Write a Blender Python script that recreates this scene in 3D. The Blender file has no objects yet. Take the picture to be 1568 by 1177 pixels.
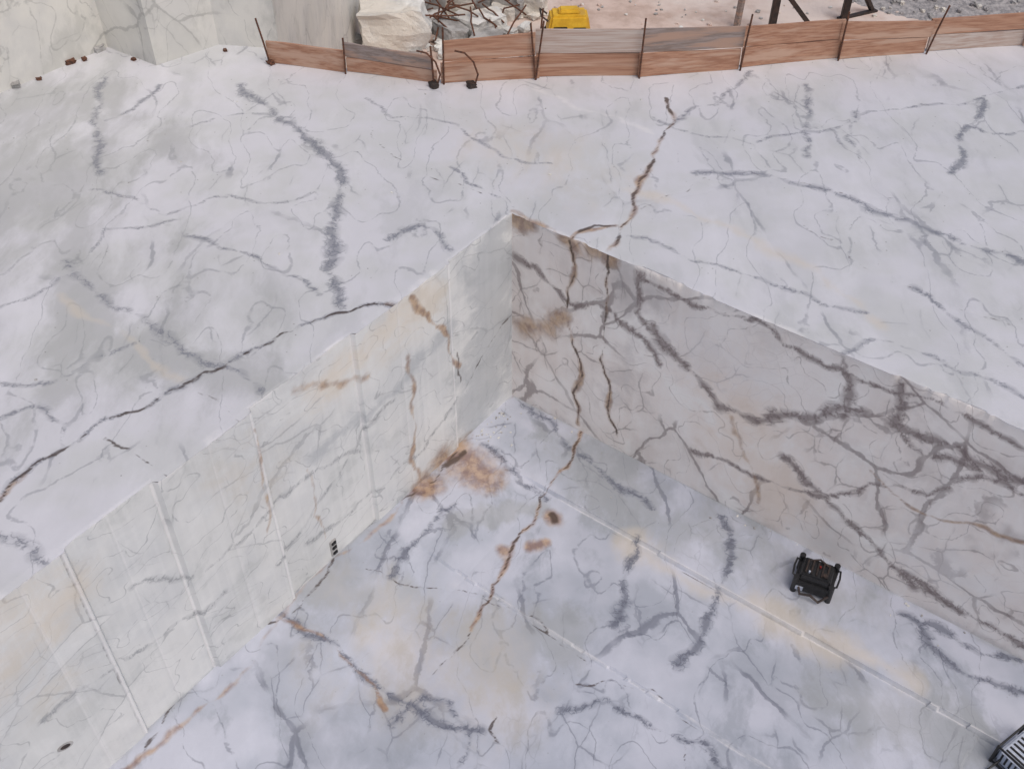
import bpy, bmesh, math, random
import numpy as np
from mathutils import Vector, Matrix, noise
random.seed(4)
# Pit frame: corner of the cut, E1 along the right-hand wall, E2 along the left-hand wall
C0=np.array([0.0,10.58,0.0]); E1=np.array([.799,-.602,0.0]); E1/=np.linalg.norm(E1); E2=np.array([E1[1],-E1[0],0.0])
D=3.0; TH=math.radians(42.8); F=1600.
# survey: photo measurements -> metres on the real planes of the quarry (bench z=0, pit floor z=-3, the two walls)
def ray(x,y):
    u=(x-784)/F; v=(588-y)/F
    return np.array([u, math.cos(TH)+v*math.sin(TH), -math.sin(TH)+v*math.cos(TH)])
def gp(x,y,z=0.):
    d=ray(x,y); t=(7-z)/(-d[2]); return np.array([0,0,7.])+d*t
def loc(plane,x,y):
    if plane in('bench','floor'):
        p=gp(x,y,0 if plane=='bench' else -D)-C0
        return (float(p@E1),float(p@E2))
    d=ray(x,y); cam=np.array([0,0,7.])
    n,a=(E2,E1) if plane=='rwall' else (E1,E2)
    t=((C0-cam)@n)/(d@n); p=cam+d*t-C0
    return (float(p@a),float(p[2]))
ST=[]
def S(plane,attr,w,k,pts): ST.append((plane,attr,w,k,[loc(plane,*p) for p in pts]))
B='bench';FL='floor';R='rwall';L='lwall'
S(B,'vein',.07,1,[(370,130),(395,155),(430,185),(470,215),(510,250),(520,290),(515,330),(512,380),(500,410),(520,450),(525,470)])
S(B,'vein',.055,.9,[(160,120),(150,200),(155,265)])
S(B,'grey',1.3,.5,[(0,260),(60,420),(200,520)])
S(B,'grey',.16,.9,[(130,150),(150,240),(105,300),(125,350),(105,420),(110,520),(90,600)])
S(B,'grey',.22,.9,[(120,430),(200,530),(330,560),(410,590)])
S(B,'grey',.9,.7,[(0,160),(60,200),(20,300)])  # grey-green stone, with the upper-left shade also put into the colour
S(B,'grey',.25,.7,[(170,140),(230,200),(300,240)])
S(B,'vein',.035,1,[(245,130),(215,155),(160,185)])
S(B,'crack',.019,1,[(0,765),(70,700),(160,640),(280,590),(345,560),(400,530),(470,495),(520,478),(590,465),(630,455),(650,430)])
S(B,'vein',.03,.9,[(0,765),(70,700),(160,640),(280,590),(345,560),(400,530),(470,495),(520,478),(590,465),(630,455),(650,430)])
S(B,'rust',.03,.8,[(0,765),(40,725)])
S(B,'rust',.03,.8,[(590,465),(630,455),(650,430)])
S(B,'vein',.03,.9,[(285,360),(340,380),(420,410),(490,450)])
S(B,'vein',.03,.8,[(0,585),(90,580),(210,525)])
S(B,'vein',.05,.8,[(100,400),(170,470),(250,510),(300,545),(400,600)])
S(B,'vein',.045,.8,[(0,820),(75,875)])
S(B,'vein',.03,.9,[(0,640),(60,620),(100,650),(95,690)])
S(B,'vein',.025,.8,[(140,290),(250,330),(330,300),(430,310),(490,290)])
S(B,'vein',.025,.8,[(560,150),(600,180),(700,190),(770,240),(850,250)])
S(B,'vein',.025,.8,[(0,470),(70,440),(160,350),(280,335)])
S(B,'crack',.013,.9,[(160,670),(230,710),(268,735)])
S(B,'crack',.013,.8,[(290,595),(380,650)])
S(B,'crack',.012,.8,[(570,195),(590,230),(640,265),(690,280),(745,300)])
S(B,'rust',.034,.9,[(1020,150),(1030,190),(1005,230),(990,265),(970,310),(950,355),(930,385)])
S(B,'crack',.022,1,[(1020,150),(1030,190),(1005,230),(990,265),(970,310),(950,355),(930,385)])
S(B,'vein',.035,.9,[(1030,190),(1060,165),(1100,160),(1130,130),(1150,108)])
S(B,'vein',.05,.9,[(1235,130),(1230,200),(1235,240)])
S(B,'vein',.035,.8,[(1310,170),(1295,210),(1320,250)])
S(B,'vein',.045,1,[(1505,150),(1490,190),(1470,215),(1475,240),(1455,265)])
S(B,'vein',.03,.9,[(1485,192),(1520,205),(1568,200)])
S(B,'vein',.05,.9,[(1065,265),(1200,275),(1290,300),(1400,340),(1500,380),(1568,400)])
S(B,'rust',.03,1,[(865,380),(885,355),(945,345)])
S(B,'crack',.022,1,[(865,380),(885,355),(910,345),(945,345)])
S(B,'rust',.04,.9,[(785,322),(830,345),(860,362)])
S(B,'warm',.07,.8,[(960,290),(1050,320),(1160,370),(1250,410),(1310,460),(1350,500)])
S(B,'vein',.025,.9,[(690,255),(715,280),(765,302)])
S(B,'vein',.025,.8,[(450,180),(360,175),(290,195)])
S(B,'vein',.035,.9,[(1400,440),(1480,500),(1568,560)])
S(B,'vein',.03,.8,[(1260,560),(1330,520),(1450,560),(1568,610)])
S(B,'vein',.03,.8,[(960,360),(1060,400),(1200,440),(1330,480)])
S(B,'vein',.025,.8,[(1000,180),(1150,220),(1330,170),(1568,130)])
S(B,'vein',.045,.9,[(595,365),(640,345),(665,350),(690,385)])
S(B,'pale',.05,.7,[(820,135),(880,165),(1000,205)])
S(B,'warm',.5,.5,[(760,230),(860,240),(900,280)])  # patch of reflected sunlight, put into the bench colour
S(B,'warm',.04,.6,[(90,450),(150,490),(210,530),(280,580)])
S(B,'crack',.012,.7,[(680,130),(700,180),(800,260),(770,300)])
S(B,'crack',.012,.7,[(1230,345),(1400,440),(1568,500)])
S(B,'crack',.012,.7,[(980,320),(1110,260),(1260,290),(1430,310)])
S(R,'vein',.06,1,[(1000,500),(1050,560),(1100,625),(1160,645),(1240,640),(1320,630),(1400,665),(1480,700),(1568,740)])
S(R,'vein',.03,1,[(985,430),(1060,470),(1160,490),(1200,530),(1260,560),(1310,580),(1400,605),(1500,650),(1568,690)])
S(R,'vein',.04,1,[(790,395),(820,410),(880,470),(940,480),(1010,560)])
S(R,'vein',.05,1,[(1290,640),(1300,590),(1290,545)])
S(R,'vein',.05,1,[(1200,700),(1270,770),(1300,800),(1350,850),(1400,900)])
S(R,'vein',.06,1,[(1390,880),(1460,930),(1568,990)])
S(R,'vein',.035,1,[(1060,690),(1120,710),(1190,740),(1260,760)])
S(R,'vein',.05,1,[(1380,590),(1370,650),(1420,700),(1500,720)])
S(R,'vein',.04,1,[(980,420),(975,480),(1020,530)])
S(R,'vein',.03,.9,[(1260,760),(1330,740),(1420,760),(1500,730),(1568,760)])
S(R,'rust',.02,.9,[(1568,830),(1480,800),(1400,780),(1330,720)])
S(R,'rust',.03,.7,[(1120,640),(1140,700),(1160,770)])
S(R,'crack',.016,1,[(872,370),(880,420),(870,480),(890,560),(885,650)])
S(R,'rust',.03,.9,[(872,370),(880,420),(870,480),(890,560),(885,650)])
S(R,'crack',.016,1,[(932,388),(925,500),(935,600),(945,670)])
S(R,'rust',.026,.85,[(932,388),(925,500),(935,600),(945,670)])
S(R,'rust',.15,.75,[(800,500),(840,498),(865,490)])
S(R,'rust',.07,1,[(855,485),(868,487)])
S(R,'rust',.1,1,[(788,335),(815,345)])
S(R,'rust',.08,1,[(860,365),(880,378)])
S(R,'rust',.09,1,[(905,380),(935,398)])
S(R,'grey',.3,.6,[(960,430),(980,520),(960,600)])
S(R,'warm',.4,.8,[(1130,640),(1180,760)])
S(R,'pale',.35,.8,[(1060,520),(1160,580)])
S(R,'pale',.3,.8,[(1400,850),(1520,900)])
S(L,'grey',.4,1,[(760,380),(755,480),(740,600)])
S(L,'grey',.1,.8,[(690,500),(600,600),(480,700)])
S(L,'warm',.28,.7,[(650,450),(560,540),(480,600)])
S(L,'warm',.5,.25,[(430,640),(330,740),(420,720)])
S(L,'warm',.3,.7,[(20,950),(90,920),(130,880)])
S(L,'warm',.4,.3,[(0,1060),(90,1040)])
S(L,'rust',.03,.8,[(620,545),(630,640),(640,740)])
S(L,'rust',.03,1,[(625,455),(650,480),(672,500),(685,540),(705,560)])
S(L,'rust',.022,.75,[(385,655),(395,740),(405,820)])
S(L,'rust',.05,.7,[(450,600),(490,590),(560,575)])
S(L,'rust',.02,.7,[(470,720),(480,790),(500,830)])
S(L,'rust',.16,1,[(674,704),(714,680)])
S(L,'rust',.1,1,[(634,746),(657,732)])
S(L,'crack',.014,.9,[(700,540),(710,600),(730,560),(785,480)])
S(L,'vein',.03,.8,[(470,830),(560,760),(640,690),(700,610)])
S(L,'vein',.03,.8,[(200,900),(320,860),(430,760),(560,690)])
S(L,'vein',.03,.8,[(420,860),(480,780),(560,650),(600,610)])
S(L,'vein',.03,.8,[(60,1100),(180,1010),(260,960),(340,900)])
S(L,'crack',.08,1,[(680,709),(708,690)])
S(FL,'rust',.022,.85,[(890,660),(850,730),(820,790),(780,840),(750,910),(720,960)])
S(FL,'crack',.016,1,[(890,660),(850,730),(820,790),(780,840),(750,910),(720,960)])
S(FL,'rust',.22,1,[(700,694),(720,708),(735,730)])
S(FL,'crack',.05,.9,[(684,712),(712,692)])
S(FL,'rust',.13,1,[(640,750),(658,745)])
S(FL,'rust',.08,1,[(844,784),(852,792)])
S(FL,'crack',.05,1,[(846,782),(850,794)])
S(FL,'rust',.055,1,[(768,836),(776,841)])
S(FL,'rust',.045,1,[(812,832),(838,824)])
S(FL,'rust',.024,.8,[(425,945),(520,1000),(560,1030),(590,1080)])
S(FL,'rust',.03,.7,[(790,603),(700,690),(510,852),(425,948),(185,1180)])
S(FL,'crack',.02,.9,[(700,692),(510,854),(425,950),(185,1184)])
S(FL,'warm',.13,.9,[(960,830),(1030,870),(1100,905),(1250,980),(1400,1050)])
S(FL,'vein',.055,1,[(940,950),(960,870),(975,820)])
S(FL,'vein',.055,1,[(1040,1010),(1090,935),(1110,880),(1120,820),(1105,790)])
S(FL,'vein',.05,.9,[(600,880),(630,835),(660,800),(700,770)])
S(FL,'vein',.05,.9,[(740,680),(800,740),(840,760)])
S(FL,'vein',.045,.9,[(800,620),(880,690),(920,720),(1000,780)])
S(FL,'grey',.12,.9,[(700,800),(760,790),(830,770)])
S(FL,'grey',.3,.9,[(760,990),(830,965),(870,985)])
S(FL,'grey',.3,.8,[(480,900),(560,920),(640,900)])
S(FL,'grey',.5,.6,[(900,700),(1000,780),(1150,850),(1300,920)])
S(FL,'warm',.6,.5,[(560,960),(700,1000),(760,1060)])
S(FL,'grey',.4,.8,[(1300,1080),(1400,1110),(1480,1130)])
S(FL,'vein',.045,1,[(430,940),(520,990),(600,1060),(740,1110)])
S(FL,'vein',.055,1,[(1400,950),(1450,1010),(1500,1040),(1568,1060)])
S(FL,'vein',.05,1,[(1380,940),(1440,960),(1500,1000),(1568,1010)])
S(FL,'vein',.04,.9,[(600,1100),(650,1060),(690,1070),(720,1120),(700,1170)])
S(FL,'vein',.04,.9,[(860,1080),(930,1060),(990,1100),(1080,1130),(1120,1177)])
S(FL,'crack',.015,1,[(760,1090),(750,1110),(765,1130)])
S(FL,'crack',.013,.8,[(880,1040),(1000,1050),(1040,1080),(1050,1177)])
S(FL,'crack',.013,.8,[(560,870),(720,900),(860,980),(900,1010)])
S(FL,'crack',.013,.8,[(720,960),(690,1000),(620,1060)])
KEY={}
for n,pl,x,y in [('g1',L,685,400),('g2',L,540,520),('g3',L,385,645),('g4',L,240,755),('g5',L,110,870),('stepA',FL,1100,895),('stepA3',FL,1510,1100),('stepB',FL,850,965),('slot',L,510,835),('hole',L,95,1137)]:
    KEY[n]=loc(pl,x,y)
W={}
for n,x,y,z in [('P0',-80,175,0),('P1',30,130,0),('P2',165,72,0),('P3',240,100,0),('P4',335,68,0),('P5',428,74,0),('dev',1245,894,-3),('dev2',1562,1160,-3),('gen',870,62,-3.1),('f1',1180,50,-3.1),('f1b',1245,45,-3.1),('f2',1292,28,-3.1),('f2b',1335,15,-3.1),('post',1128,40,-3.1),
  ('F0',415,95,0),('F1',530,110,0),('F2',665,128,0),('F2b',680,126,0),('F2c',722,128,0),('F3',820,119,0),('F4',978,117,0),('F5',1132,105,0),('F6',1282,90,0),('F7',1416,80,0),('F8',1568,70,0)]:
    W[n]=tuple(float(v) for v in gp(x,y,z)[:2])

# ---------------- node helpers
def lin(c):
    return tuple(((v/255/12.92) if v/255<=.04045 else ((v/255+.055)/1.055)**2.4) for v in c)+(1,)
class NT:
    def __init__(s,name):
        s.m=bpy.data.materials.new(name); s.m.use_nodes=True; s.t=s.m.node_tree
        s.b=s.t.nodes['Principled BSDF']
    def n(s,typ,**kw):
        x=s.t.nodes.new(typ)
        for k,v in kw.items(): setattr(x,k,v)
        return x
    def put(s,sock,v):
        if isinstance(v,bpy.types.NodeSocket): s.t.links.new(v,sock)
        else: sock.default_value=v
    def math(s,op,a,b=0,clamp=False):
        x=s.n('ShaderNodeMath',operation=op,use_clamp=clamp); s.put(x.inputs[0],a); s.put(x.inputs[1],b); return x.outputs[0]
    def vm(s,op,a,b):
        x=s.n('ShaderNodeVectorMath',operation=op); s.put(x.inputs[0],a)
        if op=='SCALE': s.put(x.inputs['Scale'],b)
        else: s.put(x.inputs[1],b)
        return x.outputs[0]
    def rng(s,v,a,b,c=0.,d=1.):
        x=s.n('ShaderNodeMapRange',interpolation_type='SMOOTHSTEP'); s.put(x.inputs[0],v)
        for i,q in enumerate((a,b,c,d)): s.put(x.inputs[i+1],q)
        return x.outputs[0]
    def mix(s,f,a,b,mode='MIX'):
        x=s.n('ShaderNodeMix',data_type='RGBA',blend_type=mode)
        s.put(x.inputs[0],f); s.put(x.inputs[6],a); s.put(x.inputs[7],b); return x.outputs[2]
    def noise(s,P,sc,det=3,ro=.55,col=False):
        x=s.n('ShaderNodeTexNoise'); s.put(x.inputs['Vector'],P); x.inputs['Scale'].default_value=sc; x.inputs['Detail'].default_value=det; x.inputs['Roughness'].default_value=ro
        return x.outputs['Color'] if col else x.outputs['Fac']
    def vor(s,P,sc,feat='DISTANCE_TO_EDGE',o='Distance'):
        x=s.n('ShaderNodeTexVoronoi',feature=feat); s.put(x.inputs['Vector'],P); x.inputs['Scale'].default_value=sc
        return x.outputs[o]
    def attr(s,n):
        return s.n('ShaderNodeAttribute',attribute_name=n).outputs['Fac']
    def mul(s,*a):
        r=a[0]
        for q in a[1:]: r=s.math('MULTIPLY',r,q)
        return r
    def bump(s,h,st,dist=.01):
        x=s.n('ShaderNodeBump'); x.inputs['Strength'].default_value=st; x.inputs['Distance'].default_value=dist; s.put(x.inputs['Height'],h)
        s.t.links.new(x.outputs[0],s.b.inputs['Normal'])
def marble(name,base,base2,vein,net,fog,fogamt,rot=0,stretch=(1,1,1),rough=.38,off=(0,0,0),speck=.7,clast=.3,saw=0,warp=.5,ridge=.5,grey=(152,154,152),warm=(210,198,180),va_=.28):
    m=NT(name); tc=m.n('ShaderNodeTexCoord').outputs['Object']
    P=m.vm('ADD',tc,off)
    nA=m.vm('SUBTRACT',m.noise(P,.7,2,.5,True),(.5,.5,.5)); nB=m.vm('SUBTRACT',m.noise(P,4.,3,.65,True),(.5,.5,.5))
    P2=m.vm('ADD',m.vm('ADD',P,m.vm('SCALE',nA,warp)),m.vm('SCALE',nB,.09))
    mp=m.n('ShaderNodeMapping'); m.put(mp.inputs['Vector'],P2); mp.inputs['Rotation'].default_value=(0,0,rot); mp.inputs['Scale'].default_value=stretch
    P3=mp.outputs[0]
    pn=m.noise(P,.75,3,.6); pn2=m.noise(m.vm('ADD',P,(13.,5.,2.)),1.1,3,.6); n9=m.noise(P2,8,3,.6)
    mott=m.noise(P3,1.3,6,.66); rn=m.noise(m.vm('ADD',P3,(3.,8.,4.)),.9,2,.5)
    col=m.mix(m.rng(pn2,.38,.62),lin(base),lin(base2))
    # clasts: each fragment of the stone has its own tone
    cv=m.vor(P3,net[0][0],'F1','Color'); cx=m.n('ShaderNodeSeparateColor'); m.put(cx.inputs[0],cv)
    col=m.mix(m.mul(m.rng(cx.outputs[0],.35,.9),m.rng(pn,.4,.6),clast),col,lin(fog))
    col=m.mix(m.mul(m.rng(mott,.52,.64),fogamt),col,lin(fog))
    col=m.mix(m.mul(m.rng(mott,.5,.3),.5),col,lin(tuple(min(242,c+12) for c in base)))
    wm=m.rng(n9,.25,.75,.4,1.5)
    src=[pn,pn2,m.math('SUBTRACT',1,pn)]
    for i,(sc,w,k,plo) in enumerate(net):
        d=m.vor(P3 if i==0 else m.vm('ADD',P3,(i*7.3,i*3.1,i*1.7)),sc)
        pr=m.rng(src[i],plo,plo+.12)
        q=m.math('DIVIDE',d,m.mul(wm,w))
        col=m.mix(m.mul(m.rng(q,1.,.4),pr,k),col,lin(vein))
        if i<2: col=m.mix(m.mul(m.rng(q,6,.5),pr,k*.16),col,lin(vein))
    # long thin meandering hairlines (two iso-lines of a smooth field)
    for lv in(.44,.55):
        rd=m.rng(m.math('ABSOLUTE',m.math('SUBTRACT',rn,lv)),.0042,.001)
        col=m.mix(m.mul(rd,m.rng(n9,.35,.55),ridge),col,lin(vein))
    if saw:
        sn=m.noise(m.vm('MULTIPLY',tc,(1,1,.04)),14,2); col=m.mix(m.mul(m.rng(sn,.4,.7),saw),col,lin(tuple(min(240,c+22) for c in base)))
    jn=m.mul(m.math('SUBTRACT',n9,.5),.9); jl=m.mul(m.math('SUBTRACT',mott,.5),2.2)
    def am(n,lo,hi,j=jn):
        a=m.attr(n); return m.rng(m.math('ADD',a,m.mul(j,m.rng(a,0.,.3))),lo,hi)
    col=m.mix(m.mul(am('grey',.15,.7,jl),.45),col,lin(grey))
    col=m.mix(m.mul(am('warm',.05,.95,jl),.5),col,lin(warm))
    col=m.mix(m.mul(am('pale',.2,.8),.45),col,lin((230,228,229)))
    va=am('vein',.2,.75,m.mul(jn,1.3)); br=m.rng(m.math('ABSOLUTE',m.math('SUBTRACT',n9,.5)),.06,.0)
    col=m.mix(m.mul(va,va_),col,lin(vein)); col=m.mix(m.mul(va,br,.75),col,lin(vein))
    col=m.mix(m.mul(am('vein',.6,.9,m.mul(jn,.6)),.6),col,lin(vein))
    ru=am('rust',.15,.9,jl)
    col=m.mix(m.mul(ru,.74),col,m.mix(m.rng(n9,.35,.65),lin((118,76,44)),lin((180,146,108))))
    cr=am('crack',.42,.8)
    col=m.mix(m.mul(cr,.85),col,lin((68,54,47)))
    if speck:
        sp=m.vor(P,7,'F1'); col=m.mix(m.mul(m.rng(sp,.085,.03),m.rng(pn2,.46,.55),speck),col,lin((105,102,100)))
    m.t.links.new(col,m.b.inputs['Base Color'])
    m.b.inputs['Roughness'].default_value=rough; m.b.inputs['Specular IOR Level'].default_value=.45
    m.bump(m.math('SUBTRACT',m.noise(tc,26,3,.7),m.mul(m.attr('crack'),1.2)),.25,.01)
    return m.m
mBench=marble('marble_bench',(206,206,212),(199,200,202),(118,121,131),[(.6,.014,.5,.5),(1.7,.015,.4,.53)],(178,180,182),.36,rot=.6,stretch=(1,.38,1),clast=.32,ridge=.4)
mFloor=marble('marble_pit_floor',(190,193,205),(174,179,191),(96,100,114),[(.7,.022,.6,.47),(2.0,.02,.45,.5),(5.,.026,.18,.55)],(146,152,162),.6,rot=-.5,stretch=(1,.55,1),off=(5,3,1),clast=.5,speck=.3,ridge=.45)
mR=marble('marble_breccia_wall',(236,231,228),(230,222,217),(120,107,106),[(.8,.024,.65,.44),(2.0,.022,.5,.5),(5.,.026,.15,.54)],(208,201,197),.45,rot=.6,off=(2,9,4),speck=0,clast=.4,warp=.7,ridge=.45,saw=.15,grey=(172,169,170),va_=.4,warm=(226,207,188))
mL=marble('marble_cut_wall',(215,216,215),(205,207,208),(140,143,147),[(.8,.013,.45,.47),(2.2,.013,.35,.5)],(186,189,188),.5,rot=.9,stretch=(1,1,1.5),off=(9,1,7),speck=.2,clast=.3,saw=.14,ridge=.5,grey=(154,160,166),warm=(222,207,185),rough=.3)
mU=marble('marble_high_wall',(218,216,209),(205,204,200),(145,145,142),[(.7,.013,.45,.48),(2.0,.014,.35,.5)],(180,180,174),.5,stretch=(1,1,.6),off=(3,7,2),speck=0,ridge=.4)

def simple(name,c1,c2,sc=8,rough=.7,bump=.3,stretch=(1,1,1),metal=0,dist=.01,c3=None):
    m=NT(name); tc=m.n('ShaderNodeTexCoord').outputs['Object']; P=m.vm('MULTIPLY',tc,stretch)
    n=m.noise(P,sc,5,.65); col=m.mix(m.rng(n,.35,.65),lin(c1),lin(c2))
    if c3: col=m.mix(m.rng(m.noise(P,sc*.23,4,.6),.48,.62),col,lin(c3))
    m.t.links.new(col,m.b.inputs['Base Color']); m.b.inputs['Roughness'].default_value=rough; m.b.inputs['Metallic'].default_value=metal
    m.bump(m.noise(P,sc*3,4,.7),bump,dist); return m.m
mDirt=simple('quarry_dirt',(206,186,176),(182,160,148),1.6,.95,.5,dist=.04,c3=(216,202,194))
mWoodA=simple('plank_wood',(178,138,114),(152,110,88),4,.8,.3,(.3,5,9),c3=(186,154,134))
mWoodB=simple('plank_weathered',(150,138,134),(126,112,104),4,.85,.3,(.3,5,9),c3=(168,140,124))
mWoodC=simple('plank_pale',(192,180,172),(172,150,138),4,.85,.3,(.3,5,9))
mRebar=simple('rusty_rebar',(110,70,50),(66,46,38),30,.85,.3)
mRock=simple('rough_block_stone',(222,222,219),(196,195,191),2.5,.9,.8,dist=.05,c3=(210,205,196))
mConc=simple('grey_stone',(178,177,176),(142,140,138),3,.9,.6,dist=.03)
mBlk=simple('black_plastic',(22,22,24),(34,34,36),20,.45,.2)
mDark=simple('dark_steel',(38,33,32),(62,48,42),10,.6,.2)
mRed=simple('red_plastic',(120,30,28),(100,26,24),20,.4,.1)
mWht=simple('label_white',(190,196,210),(165,174,190),30,.5,.1)
mYel=simple('yellow_paint',(224,182,52),(204,160,40),4,.5,.15,c3=(190,152,70))
mGrav=simple('gravel_grey',(178,174,174),(132,130,132),9,.9,.9,dist=.03)

# ---------------- sheets
def frac(pts,amp,r):
    pts=[np.array(p,float) for p in pts]
    for it in range(5):
        o=[pts[0]]
        for a,b in zip(pts[:-1],pts[1:]):
            d=b-a; l=np.linalg.norm(d)
            if l<.05: o.append(b); continue
            nrm=np.array([-d[1],d[0]]); o.append((a+b)/2+nrm*r.uniform(-amp,amp)); o.append(b)
        pts=o
    return pts
def fields(plane,u0,v0,nu,nv,cell):
    out={a:np.zeros((nu,nv)) for a in('vein','crack','rust','grey','warm','pale')}
    for idx,(pl,at,w,k,pts) in enumerate(ST):
        if pl!=plane: continue
        r=np.random.RandomState(int(abs(pts[0][0]*37+pts[0][1]*91)*10)%9999)
        pp=frac(pts,.12,r); f=out[at]; L_=0
        ph=r.uniform(0,9)+idx
        for a,b in zip(pp[:-1],pp[1:]):
            l=np.linalg.norm(b-a); n=max(1,int(l/(cell*.5 if w<.1 else w*.3)))
            for i in range(n):
                p=a+(b-a)*i/n; L_+=l/n
                mod=math.sin(L_*5+ph)*math.sin(L_*2.3+ph)+.4*math.sin(L_*17+ph)
                if w>1: mod=0
                ww=max(w*(1+.45*mod),.012); kk=k*(1+.3*min(0,mod)) if w<.1 else k
                rad=max(2*ww,cell*1.05); iu=(p[0]-u0)/cell; iv=(p[1]-v0)/cell; rc=rad/cell+1
                a0,a1=max(0,int(iu-rc)),min(nu,int(iu+rc)+2); b0,b1=max(0,int(iv-rc)),min(nv,int(iv+rc)+2)
                if a0>=a1 or b0>=b1: continue
                x=(np.arange(a0,a1)*cell+u0-p[0])[:,None]; y=(np.arange(b0,b1)*cell+v0-p[1])[None,:]
                val=kk*np.clip(1-np.sqrt(x*x+y*y)/rad,0,1)
                f[a0:a1,b0:b1]=np.maximum(f[a0:a1,b0:b1],val)
    return out
def tab(x,freq,seed):
    r=np.random.RandomState(seed).uniform(-1,1,4096); q=np.asarray(x)*freq+2000; i=np.floor(q).astype(int); f=q-i; f=f*f*(3-2*f)
    return r[i%4096]*(1-f)+r[(i+1)%4096]*f
def chip(x,seed,amp=.012):
    a=tab(x,2,seed)*.5+tab(x,6,seed+1)*.3+tab(x,18,seed+2)*.25
    return -amp*np.clip(a*2,-.4,2)
gl=sorted([KEY[k][0] for k in('g1','g2','g3','g4','g5')])
def offL(t):
    o=np.zeros_like(t); vals=[0,.045,.0,.06,.01,.05]
    for i,g in enumerate([-1e9]+gl): o=np.where(t>=g,vals[i],o)
    return o
def mesh(name,P,keep,mat,at=None,flip=False):
    nu,nv=P.shape[:2]
    idx=np.arange(nu*nv).reshape(nu,nv)
    q=np.stack([idx[:-1,:-1],idx[1:,:-1],idx[1:,1:],idx[:-1,1:]],-1)
    q=q[keep] if keep is not None else q.reshape(-1,4)
    if flip: q=q[:,::-1]
    used=np.unique(q); rm=np.zeros(nu*nv,int); rm[used]=np.arange(len(used)); q=rm[q]
    me=bpy.data.meshes.new(name); me.from_pydata(P.reshape(-1,3)[used].tolist(),[],q.tolist())
    if at:
        for k,f in at.items():
            A=me.attributes.new(k,'FLOAT','POINT'); A.data.foreach_set('value',f.reshape(-1)[used].astype(np.float32))
    me.materials.append(mat); me.update()
    ob=bpy.data.objects.new(name,me); bpy.context.collection.objects.link(ob); return ob
FK=('F0','F1','F2','F3','F4','F5','F6','F7','F8')
ex=[-40,-3.9,W['F0'][0]-.02]+[W[k][0] for k in FK]+[25,60]
ey=[17,17,15.2]+[W[k][1]+.12 for k in FK]+[15.9,17]
def edge(x): return np.interp(x,ex,ey)
def bench_part(name,u0,u1,v0,v1,cell,detail):
    nu=int(round((u1-u0)/cell))+1; nv=int(round((v1-v0)/cell))+1
    s=(u0+np.arange(nu)*cell)[:,None]+np.zeros((1,nv)); t=(v0+np.arange(nv)*cell)[None,:]+np.zeros((nu,1))
    cs=(s[:-1,:-1]+cell/2); ct=(t[:-1,:-1]+cell/2)
    at=fields('bench',u0,v0,nu,nv,cell) if detail else None
    eL=(abs(s)<1e-6)&(t>-1e-6); eR=(abs(t)<1e-6)&(s>-1e-6)
    s2=np.where(eL&(t>0),s+offL(t)+chip(t,5),s); t2=np.where(eR&(s>0),t+chip(s,9,.026),t)
    z=np.where(eL|eR,-.006,0)
    if detail:
        # fresh broken stone along the rims
        rimL=(t>0)*(s<=1e-6)*np.exp(s/.05)*np.clip(.5+tab(t,3,61)+.5*tab(t,11,62),0,1); rimR=(s>0)*(t<=1e-6)*np.exp(t/.05)*np.clip(.4+tab(s,3,63)+.5*tab(s,11,64),0,1)
        at['pale']=np.maximum(at['pale'],np.maximum(rimL,rimR)*.9)
    P=C0+s2[...,None]*E1+t2[...,None]*E2; P[...,2]=z
    yl=edge(P[...,0]); over=P[...,1]>yl; P[...,1]=np.minimum(P[...,1],yl)
    ov=over[:-1,:-1]&over[1:,:-1]&over[1:,1:]&over[:-1,1:]
    keep=~((cs>0)&(ct>0))&~ov
    return mesh(name,P,keep,mBench,at,flip=True)
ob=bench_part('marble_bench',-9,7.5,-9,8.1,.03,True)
parts=[bench_part('margin',-24,-9,-24,24,.5,False),bench_part('margin',-9,7.5,-24,-9,.5,False),bench_part('margin',7.5,24,-24,0,.5,False),bench_part('margin',-9,0,8.1,24.1,.5,False)]
for p in parts: p.parent=ob
xs=np.linspace(-39,25,200); P=np.zeros((200,2,3)); P[:,0,0]=xs;P[:,1,0]=xs;P[:,0,1]=edge(xs);P[:,1,1]=edge(xs);P[:,1,2]=-3.1
sk=mesh('outer_face',P,None,mU); sk.parent=ob
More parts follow.
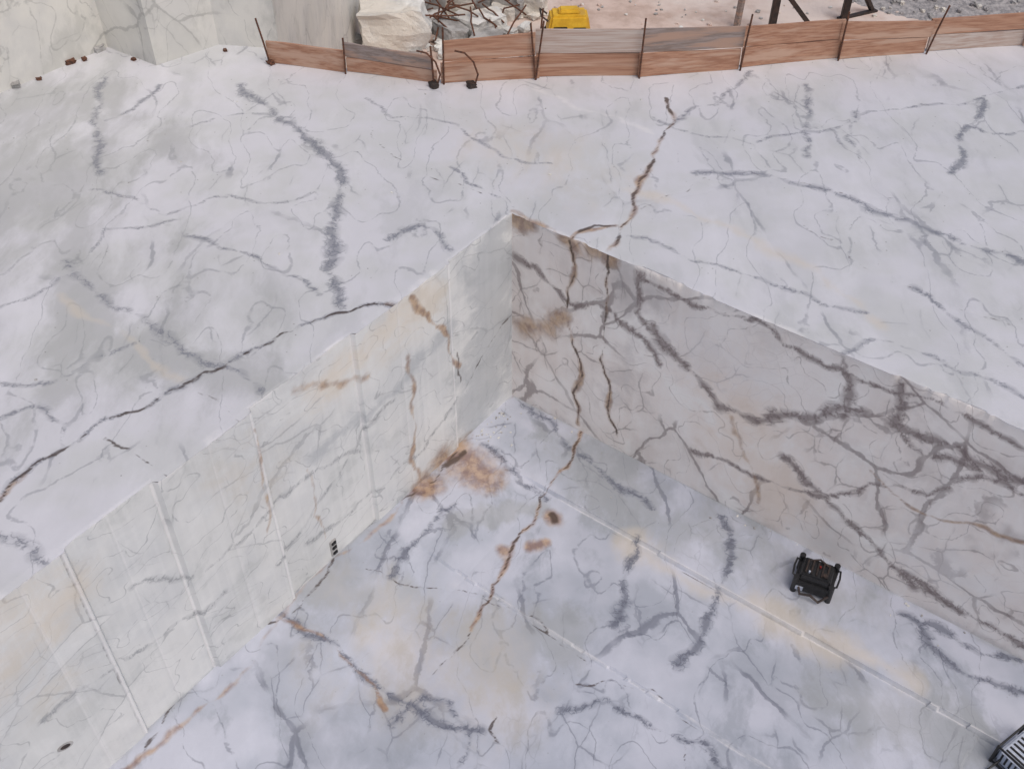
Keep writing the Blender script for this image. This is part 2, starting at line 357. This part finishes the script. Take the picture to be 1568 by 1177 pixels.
def wall(name,plane,u1,u2,mat,seed,off):
    res=[]
    for (a,b,cell,det) in((0,u1,.025,True),(u1,u2,.5,False)):
        nu=int(round((b-a)/cell))+1; H=D+.12; nv=int(H/.025)+1 if det else 7; cv=H/(nv-1)
        u=(a+np.arange(nu)*cell)[:,None]+np.zeros((1,nv)); z=(-H+np.arange(nv)*cv)[None,:]+np.zeros((nu,1))
        at=fields(plane,a,-H,nu,nv,cell) if det else None
        amp=.012 if plane=='lwall' else .026
        c=chip(u,seed,amp)*(u>0)
        d=(off(u) if off else 0)+c*np.exp(z/.06)
        d=d+.003*tab(u*1.0,1.3,seed+5)
        if det:
            at['pale']=np.maximum(at['pale'],np.exp(z/.04)*np.clip(.4+tab(u,4,seed+70)+.5*tab(u,13,seed+71),0,1)*.9)
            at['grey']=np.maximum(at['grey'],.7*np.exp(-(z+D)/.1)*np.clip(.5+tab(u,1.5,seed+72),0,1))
        if plane=='lwall' and det:
            for g in gl:
                gr=np.exp(-((u-g-.03)/.02)**2); d=d-.012*gr; at['pale']=np.maximum(at['pale'],gr*.9)
            for g in(gl[0]+.9,gl[2]+.55,gl[3]+.5,gl[4]+.45):
                gr=np.exp(-((u-g)/.018)**2); d=d-.006*gr; at['pale']=np.maximum(at['pale'],gr*.7)
            gr=np.exp(-((u-gl[4]-.05)/.016)**2); at['crack']=np.maximum(at['crack'],gr*.85)
        z=np.where(z>-1e-6,-.006,z)
        if plane=='lwall': P=C0+d[...,None]*E1+u[...,None]*E2
        else: P=C0+d[...,None]*E2+u[...,None]*E1
        P[...,2]=z
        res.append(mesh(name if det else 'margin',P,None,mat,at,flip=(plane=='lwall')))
    res[1].parent=res[0]; return res[0]
wall('pit_wall','lwall',9,24,mL,5,offL)
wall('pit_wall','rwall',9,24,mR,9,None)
tA=KEY['stepA'][1]; tB=KEY['stepB'][1]; sC=KEY['stepA3'][0]
def floor(u0,u1,v0,v1,cell,det,name):
    nu=int(round((u1-u0)/cell))+1; nv=int(round((v1-v0)/cell))+1
    s=(u0+np.arange(nu)*cell)[:,None]+np.zeros((1,nv)); t=(v0+np.arange(nv)*cell)[None,:]+np.zeros((nu,1))
    at=fields('floor',u0,v0,nu,nv,cell) if det else None
    wob=.008*tab(s,1.5,31)+.004*tab(s,7,32); wob2=.012*tab(s,1.2,33)+.008*tab(s,6,34)
    z=-D-.055*(t+wob>tA)*np.clip((s-.9)/.5,0,1)-.03*(t+wob2>tB)*np.clip((s-.6)/.5,0,1)-.02*((s+.03*(t-tA))>sC)*(t>tA)+.004*tab(s,.9,41)*tab(t,.8,42)
    if det:
        ln=np.exp(-((t+wob-tA)/.024)**2)*np.clip((s-1),0,1)*(.8+.2*tab(s,2,36)); lb=np.exp(-((t+wob2-tB)/.024)**2)*np.clip((s-.8),0,1)*(.75+.25*tab(s,2,35))
        at['pale']=np.maximum(at['pale'],np.maximum(ln,lb))
        for tt,wb,sd in((tA,wob,37),(tB,wob2,38)):
            at['crack']=np.maximum(at['crack'],.75*np.exp(-((t+wb-tt-.045)/.014)**2)*np.clip((s-1),0,1)*np.clip(.4+.8*tab(s,2,sd),0,1))
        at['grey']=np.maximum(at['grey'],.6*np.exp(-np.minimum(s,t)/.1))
    P=C0+s[...,None]*E1+t[...,None]*E2; P[...,2]=z
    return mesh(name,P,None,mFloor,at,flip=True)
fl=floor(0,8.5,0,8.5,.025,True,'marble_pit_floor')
for a in((8.5,24.5,0,24.5),(0,8.5,8.5,24.5)):
    q=floor(*a,.5,False,'margin'); q.parent=fl

# ---------------- accumulator
class MB:
    def __init__(s): s.v=[];s.f=[];s.mi=[];s.mats=[]
    def mat(s,m):
        if m not in s.mats: s.mats.append(m)
        return s.mats.index(m)
    def add(s,vs,fs,m):
        o=len(s.v); s.v+=[tuple(v) for v in vs]; s.f+=[tuple(i+o for i in f) for f in fs]; s.mi+=[s.mat(m)]*len(fs)
    def bm(s,bm,m):
        bm.verts.index_update(); s.add([v.co.copy() for v in bm.verts],[[v.index for v in f.verts] for f in bm.faces],m); bm.free()
    def box(s,c,size,m,rot=None,bev=.0,taper=1):
        bm=bmesh.new(); bmesh.ops.create_cube(bm,size=1)
        for v in bm.verts:
            k=taper if v.co.z>0 else 1
            v.co=Vector((v.co.x*size[0]*k,v.co.y*size[1]*k,v.co.z*size[2]))
        if bev: bmesh.ops.bevel(bm,geom=bm.edges[:],offset=bev,segments=2,affect='EDGES')
        M=Matrix.Translation(c)@(rot.to_4x4() if rot else Matrix.Identity(4)); bm.transform(M); s.bm(bm,m)
    def beam(s,a,b,w,h,m,bev=0):
        a=Vector(a);b=Vector(b);d=b-a; s.box((a+b)/2,(d.length,w,h),m,d.to_track_quat('X','Z').to_matrix(),bev)
    def tube(s,pts,r,m,seg=7):
        pts=[Vector(p) for p in pts]; vs=[];fs=[]; a=None
        for i,p in enumerate(pts):
            d=(pts[min(i+1,len(pts)-1)]-pts[max(i-1,0)]).normalized()
            a=d.orthogonal().normalized() if a is None else (a-d*a.dot(d)).normalized()
            b=d.cross(a)
            for k in range(seg):
                an=2*math.pi*k/seg; vs.append(p+(a*math.cos(an)+b*math.sin(an))*r)
        for i in range(len(pts)-1):
            for k in range(seg): fs.append((i*seg+k,i*seg+(k+1)%seg,(i+1)*seg+(k+1)%seg,(i+1)*seg+k))
        fs+=[tuple(range(seg))[::-1],tuple(range((len(pts)-1)*seg,len(pts)*seg))]
        s.add(vs,fs,m)
    def rock(s,c,size,m,seed,cuts=4,rough=.16,rz=None,rnd=.2):
        r=random.Random(seed); bm=bmesh.new(); bmesh.ops.create_cube(bm,size=1)
        bmesh.ops.subdivide_edges(bm,edges=bm.edges[:],cuts=cuts,use_grid_fill=True)
        k=r.uniform(0,.3)
        for v in bm.verts:
            p=v.co.copy(); sp=p.normalized()*.62; p=p.lerp(sp,rnd)
            nn=noise.noise_vector(p*2.2+Vector((seed*3.1,seed*1.7,0)))*rough*1.4+noise.noise_vector(p*6+Vector((seed,0,0)))*rough*.5
            p+=nn; p.x*=1+k*p.z; v.co=Vector((p.x*size[0],p.y*size[1],p.z*size[2]))
        bm.transform(Matrix.Translation(c)@Matrix.Rotation(rz if rz is not None else r.uniform(0,3),4,'Z')@Matrix.Rotation(r.uniform(-.15,.15),4,'X')); s.bm(bm,m)
    def obj(s,name,parent=None,loc=(0,0,0),rz=0):
        me=bpy.data.meshes.new(name); me.from_pydata(s.v,[],s.f)
        for m in s.mats: me.materials.append(m)
        me.polygons.foreach_set('material_index',s.mi); me.update()
        o=bpy.data.objects.new(name,me); bpy.context.collection.objects.link(o); o.location=loc; o.rotation_euler=(0,0,rz)
        if parent: o.parent=parent
        return o
b=MB(); base=[W[k] for k in('P0','P1','P2','P3','P4','P5')]+[(-3.37,24.2),(-3.0,42),(-34,42),(-34,14)]
n=len(base); vs=[(x,y,-3.1) for x,y in base]+[(x,y,6.5) for x,y in base]
b.add(vs,[(i,(i+1)%n,n+(i+1)%n,n+i) for i in range(n)]+[tuple(range(n,2*n)),tuple(range(n))[::-1]],mU)
b.obj('quarry_high_wall')
b=MB(); b.add([(-600,-600,-3.13),(600,-600,-3.13),(600,600,-3.13),(-600,600,-3.13)],[(0,1,2,3)],mDirt); b.obj('ground')
def lw(t,z,o=0.):
    p=C0+E2*t+E1*(o+float(offL(np.array([t]))[0])); return Vector((p[0],p[1],z))
ez=Vector(E2).to_track_quat('X','Z').to_matrix()
b=MB(); ts,zs=KEY['slot']
for i,dz in enumerate((.07,-.01,-.1)): b.box(lw(ts,zs+dz,.012),(.07,.05,.045),mBlk,ez,.008)
b.box(lw(ts,zs-.02,.006),(.1,.03,.26),mConc,ez,.01)
b.obj('wall_bracket')
b=MB(); ts,zs=KEY['hole']; ring=[lw(ts+.05*math.cos(a),zs+.03*math.sin(a)+.02*math.cos(a),.004) for a in np.linspace(0,2*math.pi,14)[:-1]]
ring2=[lw(ts+.08*math.cos(a),zs+.05*math.sin(a)+.03*math.cos(a),.001) for a in np.linspace(0,2*math.pi,14)[:-1]]
b.add(ring,[tuple(range(13))],mDark); b.add(ring+ring2,[(i,(i+1)%13,13+(i+1)%13,13+i) for i in range(13)],mConc); b.obj('drill_hole')
# fence
fe=bpy.data.objects.new('wooden_barrier_fence',None); bpy.context.collection.objects.link(fe)
def panel(a,b_,h0,h1,mats,nm,off=.0):
    a=Vector((a[0],a[1]+off,0)); b2=Vector((b_[0],b_[1]+off,0)); k=len(mats); q=MB()
    d=(b2-a).normalized(); yv=Vector((-d.y,d.x,0))
    for i,m in enumerate(mats):
        h=(h0/k,h1/k); tl=random.uniform(-.02,.02)
        za=h[0]*i+.004; zb=h[1]*i+.004; th=.035; oy=yv*(.006*(i%2)+random.uniform(-.012,.012))
        ea=random.uniform(-.06,.03); eb=random.uniform(-.03,.06); N_=8; vs=[];fs=[]
        for j in range(N_+1):
            f=j/N_; p=a.lerp(b2,f)+d*(ea*(1-f)+eb*f)+oy+yv*.015*math.sin(f*3+i); z0=za*(1-f)+zb*f+(tl*(f-.5) if i else 0)+.004*math.sin(f*7+i*2); hh=(h[0]*(1-f)+h[1]*f)-.014
            for (yy,zz) in((-th/2,z0),(th/2,z0),(th/2,z0+hh),(-th/2,z0+hh)): vs.append(p+yv*yy+Vector((0,0,zz)))
        for j in range(N_):
            for e in range(4): fs.append((j*4+e,j*4+(e+1)%4,(j+1)*4+(e+1)%4,(j+1)*4+e))
        fs+=[(0,1,2,3),(N_*4+3,N_*4+2,N_*4+1,N_*4)]
        q.add(vs,fs,m)
    q.obj(nm,fe)
A_,B_,Cc=mWoodA,mWoodB,mWoodC
panel(W['F0'],W['F1'],.34,.34,[A_],'plank_panel_1')
panel(W['F1'],W['F2'],.44,.40,[A_,B_],'plank_panel_2',off=.04)
panel(W['F2b'],W['F3'],.62,.68,[A_,A_],'plank_panel_3')
panel(W['F3'],W['F4'],.72,.70,[A_,Cc],'plank_panel_4',off=.04)
panel(W['F4'],W['F5'],.72,.64,[A_,B_],'plank_panel_5')
panel(W['F5'],W['F6'],.62,.60,[A_,A_],'plank_panel_6',off=.04)
panel(W['F6'],W['F7'],.56,.50,[A_,A_],'plank_panel_7')
panel(W['F7'],W['F8'],.5,.52,[Cc,A_],'plank_panel_8',off=.04)
panel(W['F8'],(11.5,15.3),.5,.5,[A_,B_],'plank_panel_9')
q=MB()
for k,h,lx in(('F0',.7,-.1),('F1',.55,.02),('F2',.6,-.02),('F2b',.85,.02),('F3',.88,.1),('F3',.85,-.08),('F4',.9,.02),('F5',.85,.05),('F6',.75,.0),('F7',.75,.14),('F8',.7,0)):
    x,y=W[k]; y-=.06
    q.tube([(x,y,-.02),(x+lx*.5,y,h*.5),(x+lx,y-.02,h)],.014,mRebar)
for k in('F2','F2c'):
    x,y=W[k]; q.rock((x,y-.1,.03),(.14,.11,.09),mDark,len(k)*7,2)
    q.tube([(x+.05,y-.1,.03),(x+.1,y-.12,.2),(x+.04,y-.1,.38),(x-.08,y-.08,.5),(x-.22,y-.05,.52)],.014,mRebar)
q.obj('rebar_posts',fe)
# rubble
b=MB()
def G(x,y,dz=0): p=gp(x,y,-3.1); return Vector((p[0],p[1],-3.1+dz))
rl=[(605,70,1.4,1.0,1.0,mRock),(665,45,.5,.5,.4,mRock),(690,62,.7,.5,.4,mConc),(722,52,.75,.5,.45,mRock),(750,45,.6,.6,.4,mRock),(745,70,.6,.5,.3,mConc),(788,14,.9,.7,.5,mConc),(818,18,.6,.5,.5,mRock),(770,25,.5,.5,.3,mRock),(650,20,.8,.7,.6,mConc),(545,68,.3,.3,.2,mConc),(580,15,.8,.6,.4,mRock),(690,15,1.0,.7,.5,mRock),(730,10,.7,.7,.5,mConc),(640,60,.4,.4,.25,mConc)]
for i,(x,y,sx,sy,sz,m) in enumerate(rl): b.rock(G(x,y,sz*.42),(sx,sy,sz),m,i+3,6,.08,rz=(.1 if i==0 else None),rnd=.1)
for i in range(200):
    x=random.gauss(690,75); y=random.uniform(-15,88); s_=random.uniform(.05,.22)
    if x>835 or x<535: continue
    b.rock(G(x,y,s_*.3),(s_*1.4,s_,s_*.7),random.choice([mRock,mRock,mConc,mDirt]),i+40,1,.2)
for i in range(26):
    x=random.uniform(640,800); y=random.uniform(0,70); p=G(x,y,random.uniform(.3,.6)); a=random.uniform(0,3)
    l=random.uniform(.3,.8); dv=Vector((math.cos(a)*l,math.sin(a)*l,random.uniform(-.25,.35)))
    b.tube([p-dv,p-dv*.3+Vector((random.uniform(-.1,.1),0,.1)),p+dv*.4+Vector((0,random.uniform(-.1,.1),.05)),p+dv],.02,mRebar,5)
b.tube([G(540,60,0)+Vector((.09*math.cos(k*.7),.09*math.sin(k*.7),.01*k)) for k in range(40)],.012,mRebar,5)
b.obj('rubble_pile')
b=MB()
for i,(x,y,s_) in enumerate([(108,97,.09),(152,78,.11),(25,132,.11),(205,92,.05),(60,122,.05),(130,92,.06),(258,92,.05),(345,78,.05),(415,98,.08)]):
    p=gp(x,y,0); b.rock((p[0],p[1],s_*.3),(s_*1.4,s_,s_*.8),random.choice([mConc,mRebar]),i+200,2,.2)
for i in range(90):   # small chips lying on the bench and at the foot of the walls
    s_=random.uniform(.008,.022)
    r_=random.random()
    if r_<.4: st=(random.uniform(-8,-.1),random.uniform(-8,8),0)
    elif r_<.7: st=(random.uniform(.3,8),random.expovariate(8)+.02,-3)
    else: st=(random.expovariate(8)+.07,random.uniform(.3,1.0),-3)
    p=C0+E1*st[0]+E2*st[1]
    if p[1]>13.6: continue
    b.rock((p[0],p[1],st[2]+s_*.2),(s_*1.5,s_,s_*.7),random.choice([mConc,mRock]),i+2500,1,.2)
b.obj('stone_fragments')
b=MB(); N_=40; vs=[];fs=[]
for i in range(N_+1):
    for j in range(N_+1):
        a=i/N_*2-1; c=j/N_*2-1; r_=min(1,math.hypot(a,c)); h=.5*(1-r_*r_)**1.2*(1+.3*noise.noise(Vector((a*4,c*4,1))))+.05*noise.noise(Vector((a*14,c*14,3)))*(1-r_)
        vs.append((12.2+a*4.6,25.2+c*2.6,-3.14+h))
for i in range(N_):
    for j in range(N_): k=i*(N_+1)+j; fs.append((k,k+N_+1,k+N_+2,k+1))
b.add(vs,fs,mGrav)
for i in range(900):
    a=random.uniform(-1,1); c=random.uniform(-1,1)
    if a*a+c*c>1.05: continue
    r_=min(1,math.hypot(a,c)); h=.5*(1-r_*r_)**1.2; s_=random.uniform(.03,.1)
    b.rock((12.2+a*4.6,25.2+c*2.6,-3.12+h),(s_,s_,s_*.8),random.choice([mGrav,mConc,mRock]),i+300,1,.2)
b.obj('gravel_heap')
b=MB()
for i in range(300):
    p=(random.uniform(0,14),random.uniform(21.5,27)); s_=random.choice([.03,.04,.05,.08])*random.uniform(.8,1.3)
    b.rock((p[0],p[1],-3.115),(s_,s_,s_*.7),random.choice([mRock,mConc,mDirt]),i+1800,1,.2)
b.obj('loose_stones')
b=MB(); b.box((0,0,.1),(.86,.5,.16),mDark,None,.02); b.box((0,0,.4),(.98,.6,.44),mYel,None,.05,.82)
b.box((0,0,.66),(.5,.3,.1),mYel,None,.03,.85); b.box((-.2,-.29,.3),(.3,.03,.2),mBlk,None,.01); b.box((.22,-.29,.3),(.28,.03,.16),mBlk,None,.01)
for sx in(-.42,.42):
    for sy in(-.28,.28): b.tube([(sx,sy-.03,.1),(sx,sy+.03,.1)],.1,mBlk,14)
b.tube([(-.46,-.2,.5),(-.62,-.2,.62),(-.62,.2,.62),(-.46,.2,.5)],.02,mDark)
b.tube([(-.66,-.5,0),(-.64,-.5,.5),(-.6,-.45,.9)],.02,mRebar)
b.obj('generator',None,(W['gen'][0],W['gen'][1]+.15,-3.13),.05)
b=MB(); x,y=W['post']; b.beam((x,y,-3.15),(x+.12,y+.1,-.9),.12,.12,mWoodB,.01); b.obj('wooden_post')
tr=MB()
for k,kb in(('f1','f1b'),('f2','f2b')):
    x,y=W[k]; xb,yb=W[kb]
    tr.beam((x,y,-3.13),(x+.05,y,-.6),.15,.15,mDark,.01)
    tr.beam((x+.05,y,-2.05),(xb,yb,-3.1),.1,.1,mDark,.01)
    tr.beam((x-.12,y,-3.11),(xb+.1,yb,-3.11),.12,.05,mDark)
tr.beam((W['f1'][0],W['f1'][1],-.55),(W['f2'][0],W['f2'][1],-.55),.16,.16,mDark,.01)
tr.obj('steel_trestle')
b=MB(); b.box((0,0,.13),(.44,.38,.2),mBlk,None,.03); b.box((0,0,.25),(.38,.32,.07),mBlk,None,.02,.85)
for i in range(5): b.box((-.12+i*.06,0,.295),(.02,.2,.02),mDark,None,.004)
for sx in(-1,1):
    b.tube([(sx*.2,-.13,.2),(sx*.25,-.12,.23),(sx*.26,0,.24),(sx*.25,.12,.23),(sx*.2,.13,.2)],.012,mBlk)
    for sy in(-1,1): b.tube([(sx*.2,sy*.17,.0),(sx*.2,sy*.17,.26)],.035,mBlk,10)
b.tube([(-.15,-.19,.12),(-.12,-.26,.08),(0,-.25,.1),(.1,-.27,.05),(.19,-.2,.12)],.016,mDark)
b.tube([(.02,.03,.28),(.02,.03,.315)],.013,mRed,12); b.tube([(-.08,-.08,.28),(-.08,-.08,.31)],.012,mWht,10)
b.tube([(.1,-.07,.28),(.1,-.07,.31)],.03,mDark,12); b.tube([(-.1,.1,.28),(0,.13,.31),(.12,.08,.29)],.012,mDark)
b.box((-.15,-.196,.1),(.1,.01,.06),mWht)
b.obj('black_equipment_case',None,(W['dev'][0],W['dev'][1],-3.0),-.42)
b=MB(); b.box((0,0,.14),(.4,.3,.2),mWht,None,.02)
for sx in(-1,1):
    for sy in(-1,1): b.tube([(sx*.22,sy*.17,0),(sx*.22,sy*.17,.3)],.016,mBlk,8)
for z in(.03,.29):
    b.tube([(-.22,-.17,z),(.22,-.17,z),(.22,.17,z),(-.22,.17,z),(-.22,-.17,z)],.015,mBlk,8)
for i in range(6): b.box((-.15+i*.06,0,.243),(.025,.22,.008),mBlk,None,.002)
for i in range(5): b.box((-.201,-.1+i*.05,.15),(.006,.02,.12),mBlk,None,.001)
b.tube([(-.2,.1,.1),(-.34,.12,.03),(-.3,0,.02),(-.24,-.05,.06)],.014,mBlk)
b.obj('framed_control_unit',None,(W['dev2'][0],W['dev2'][1],-3.08),.6)
# light: bright hazy sky, very soft high sun
sv=Vector((.33,-.42,.84)).normalized(); el=math.asin(sv.z)
su=bpy.data.lights.new('sun','SUN'); su.energy=1.5; su.angle=math.radians(50); su.color=(1,.95,.9)
so=bpy.data.objects.new('sun',su); so.rotation_euler=sv.to_track_quat('Z','Y').to_euler(); bpy.context.collection.objects.link(so)
w=bpy.data.worlds.new('World'); bpy.context.scene.world=w; w.use_nodes=True; nt=w.node_tree
sk=nt.nodes.new('ShaderNodeTexSky'); sk.sky_type='NISHITA'; sk.sun_disc=False; sk.sun_elevation=el; sk.sun_rotation=math.atan2(sv.x,sv.y)
sk.air_density=.9; sk.dust_density=4; sk.ozone_density=.5
nt.links.new(sk.outputs[0],nt.nodes['Background'].inputs[0]); nt.nodes['Background'].inputs[1].default_value=.1
sc=bpy.context.scene; sc.view_settings.view_transform='Standard'; sc.view_settings.look='None'
cam=bpy.data.cameras.new('camera'); cam.sensor_width=36; cam.lens=36*1600/1568; cam.clip_end=2000
co=bpy.data.objects.new('camera',cam); co.location=(0,0,7); co.rotation_euler=(math.radians(90)-TH,0,0); bpy.context.collection.objects.link(co); sc.camera=co
